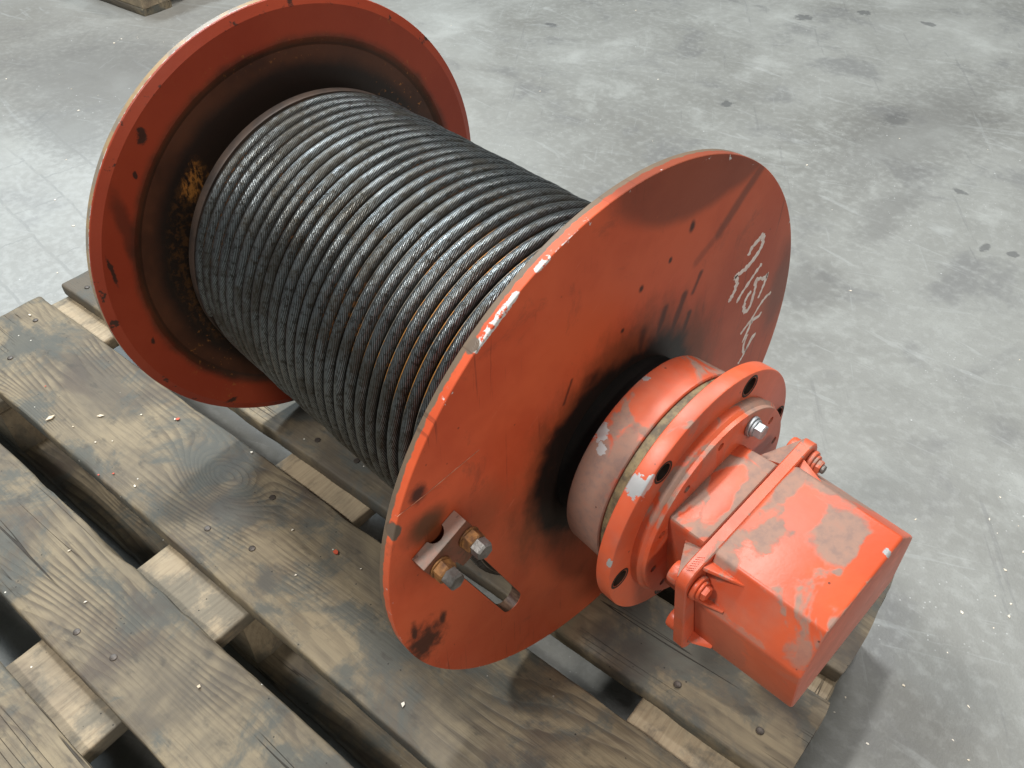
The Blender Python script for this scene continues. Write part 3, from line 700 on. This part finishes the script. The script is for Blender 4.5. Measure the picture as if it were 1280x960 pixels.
LET = [
 [[(0.6266, 0.4467), (0.6394, 0.4748), (0.6732, 0.4892), (0.6926, 0.4975), (0.7034, 0.4827), (0.7078, 0.454), (0.6935, 0.4299), (0.6621, 0.4062), (0.6328, 0.3932), (0.5955, 0.3882), (0.5688, 0.386), (0.5863, 0.3573), (0.5837, 0.3184), (0.5688, 0.2936), (0.5562, 0.2798)]],
 [[(0.739, 0.3581), (0.7086, 0.3353), (0.6727, 0.3047), (0.6367, 0.274), (0.6174, 0.2442)]],
 [[(0.7988, 0.2858), (0.7976, 0.2655), (0.7558, 0.2827), (0.7236, 0.2908), (0.7327, 0.2569), (0.7312, 0.2153), (0.7269, 0.1745), (0.707, 0.1547), (0.685, 0.1756), (0.6776, 0.2098), (0.6884, 0.2381), (0.7084, 0.2486)]],
 [[(0.7988, 0.2858), (0.7976, 0.2487), (0.7863, 0.2119), (0.775, 0.1816)]],
 [[(0.8689, 0.1597), (0.8314, 0.1531), (0.7972, 0.1272), (0.7667, 0.0903), (0.7267, 0.063), (0.702, 0.0452)], [(0.8298, 0.0868), (0.8163, 0.0715), (0.7647, 0.0778), (0.776, 0.0623)], [(0.7665, 0.0722), (0.7547, 0.033), (0.733, -0.0151)]],
 [[(0.764, 0.0043), (0.7582, 0.003), (0.7501, -0.03), (0.7574, -0.0728), (0.7749, -0.0883), (0.7888, -0.0532), (0.8046, -0.0243), (0.8243, -0.0263), (0.8046, -0.0434), (0.7749, -0.0883), (0.757, -0.1116), (0.7402, -0.1308)]]]
for g, wd in zip(LET, (.023, .018, .018, .016, .016, .013)): stroke('handwritten_stroke', g, wd, M['chalk'], fl)
stroke('handwritten_stroke', [[(.560, .386), (.570, .384), (.580, .387)]], .022, M['chalk'], fl)
stroke('scratch', [[(-.931, .383), (-.83, .392), (-.74, .405), (-.641, .419)]], .0030, M['scratch'], fl)

# ------------------------------------------------------------------ loose chips on boards and floor
def chips():
    bm = bmesh.new(); dv = Vector((math.cos(PSI), math.sin(PSI))); nv = Vector((-dv.y, dv.x))
    def chip(x, y, z, r, el=1.5):
        a = random.uniform(0, PI); k = random.randint(4, 6); top, bot = [], []
        for i in range(k):
            t = 2*PI*i/k; rr = r*random.uniform(.5, 1.2); dx, dy = rr*el*math.cos(t), rr*math.sin(t)
            px, py = x+dx*math.cos(a)-dy*math.sin(a), y+dx*math.sin(a)+dy*math.cos(a)
            bot.append(bm.verts.new((px, py, z))); top.append(bm.verts.new((px, py, z+r*random.uniform(.15, .5))))
        bm.faces.new(top)
        for i in range(k): bm.faces.new((bot[i], bot[(i+1) % k], top[(i+1) % k], top[i]))
    for d, n, r in ((-2.85, -.91, .022), (-2.66, -.74, .012), (-2.70, -.87, .006), (-2.51, -.86, .008), (-2.45, -.80, .006), (-2.33, -.51, .007), (-3.76, -.53, .008), (-.32, -.88, .014), (-1.83, -.41, .010), (-1.0, -1.33, .014), (-2.5, -.6, .006), (-1.3, -.6, .007), (-1.1, -.75, .006), (-.9, -.55, .006), (-2.1, -.9, .006), (-2.0, -1.3, .007), (-1.7, -1.4, .006)):
        q = dv*d+nv*n; chip(q.x, q.y, -FLOOR-1+.006, r*.72, random.uniform(1, 2.2))
    for _ in range(80):
        x = random.uniform(-9, 2.2); y = random.uniform(.5, 7)
        chip(x, y, .0005, random.choice((.004, .005, .008)), random.uniform(1, 2))
    for _ in range(60):
        x = random.uniform(.9, 2.2); y = random.uniform(.4, 3.2); chip(x, y, .0005, random.choice((.004, .005, .008)), random.uniform(1, 2))
    for _ in range(40): chip(random.uniform(-9, -4.6), random.uniform(-1.5, 3), .0005, random.choice((.006, .009, .012)), 1.3)
    o = from_bm('wood_chips', bm, M['flake'], None, 20); tag(o, 'pale wood chips and grit scattered over the floor and boards', 'debris', kind='stuff')
    bm = bmesh.new()
    for d, n, r in ((-2.32, -.50, .010), (-2.25, -.92, .007), (-3.1, -.8, .006), (-1.05, -.56, .016), (-2.30, -.97, .006)):
        q = dv*d+nv*n; chip_bm = bm
        a = random.uniform(0, PI); vs = []
        for i in range(5):
            t = 2*PI*i/5; rr = r*random.uniform(.6, 1.2); vs.append((q.x+rr*math.cos(t+a), q.y+rr*math.sin(t+a)))
        b0 = [bm.verts.new((*v, -FLOOR-1+.006)) for v in vs]; b1 = [bm.verts.new((*v, -FLOOR-1+.006+r*.3)) for v in vs]
        bm.faces.new(b1)
        for i in range(5): bm.faces.new((b0[i], b0[(i+1) % 5], b1[(i+1) % 5], b1[i]))
    o = from_bm('paint_flakes', bm, M['redflake'], None, 20); tag(o, 'small orange paint flakes fallen on the pallet boards', 'debris', kind='stuff')
chips()
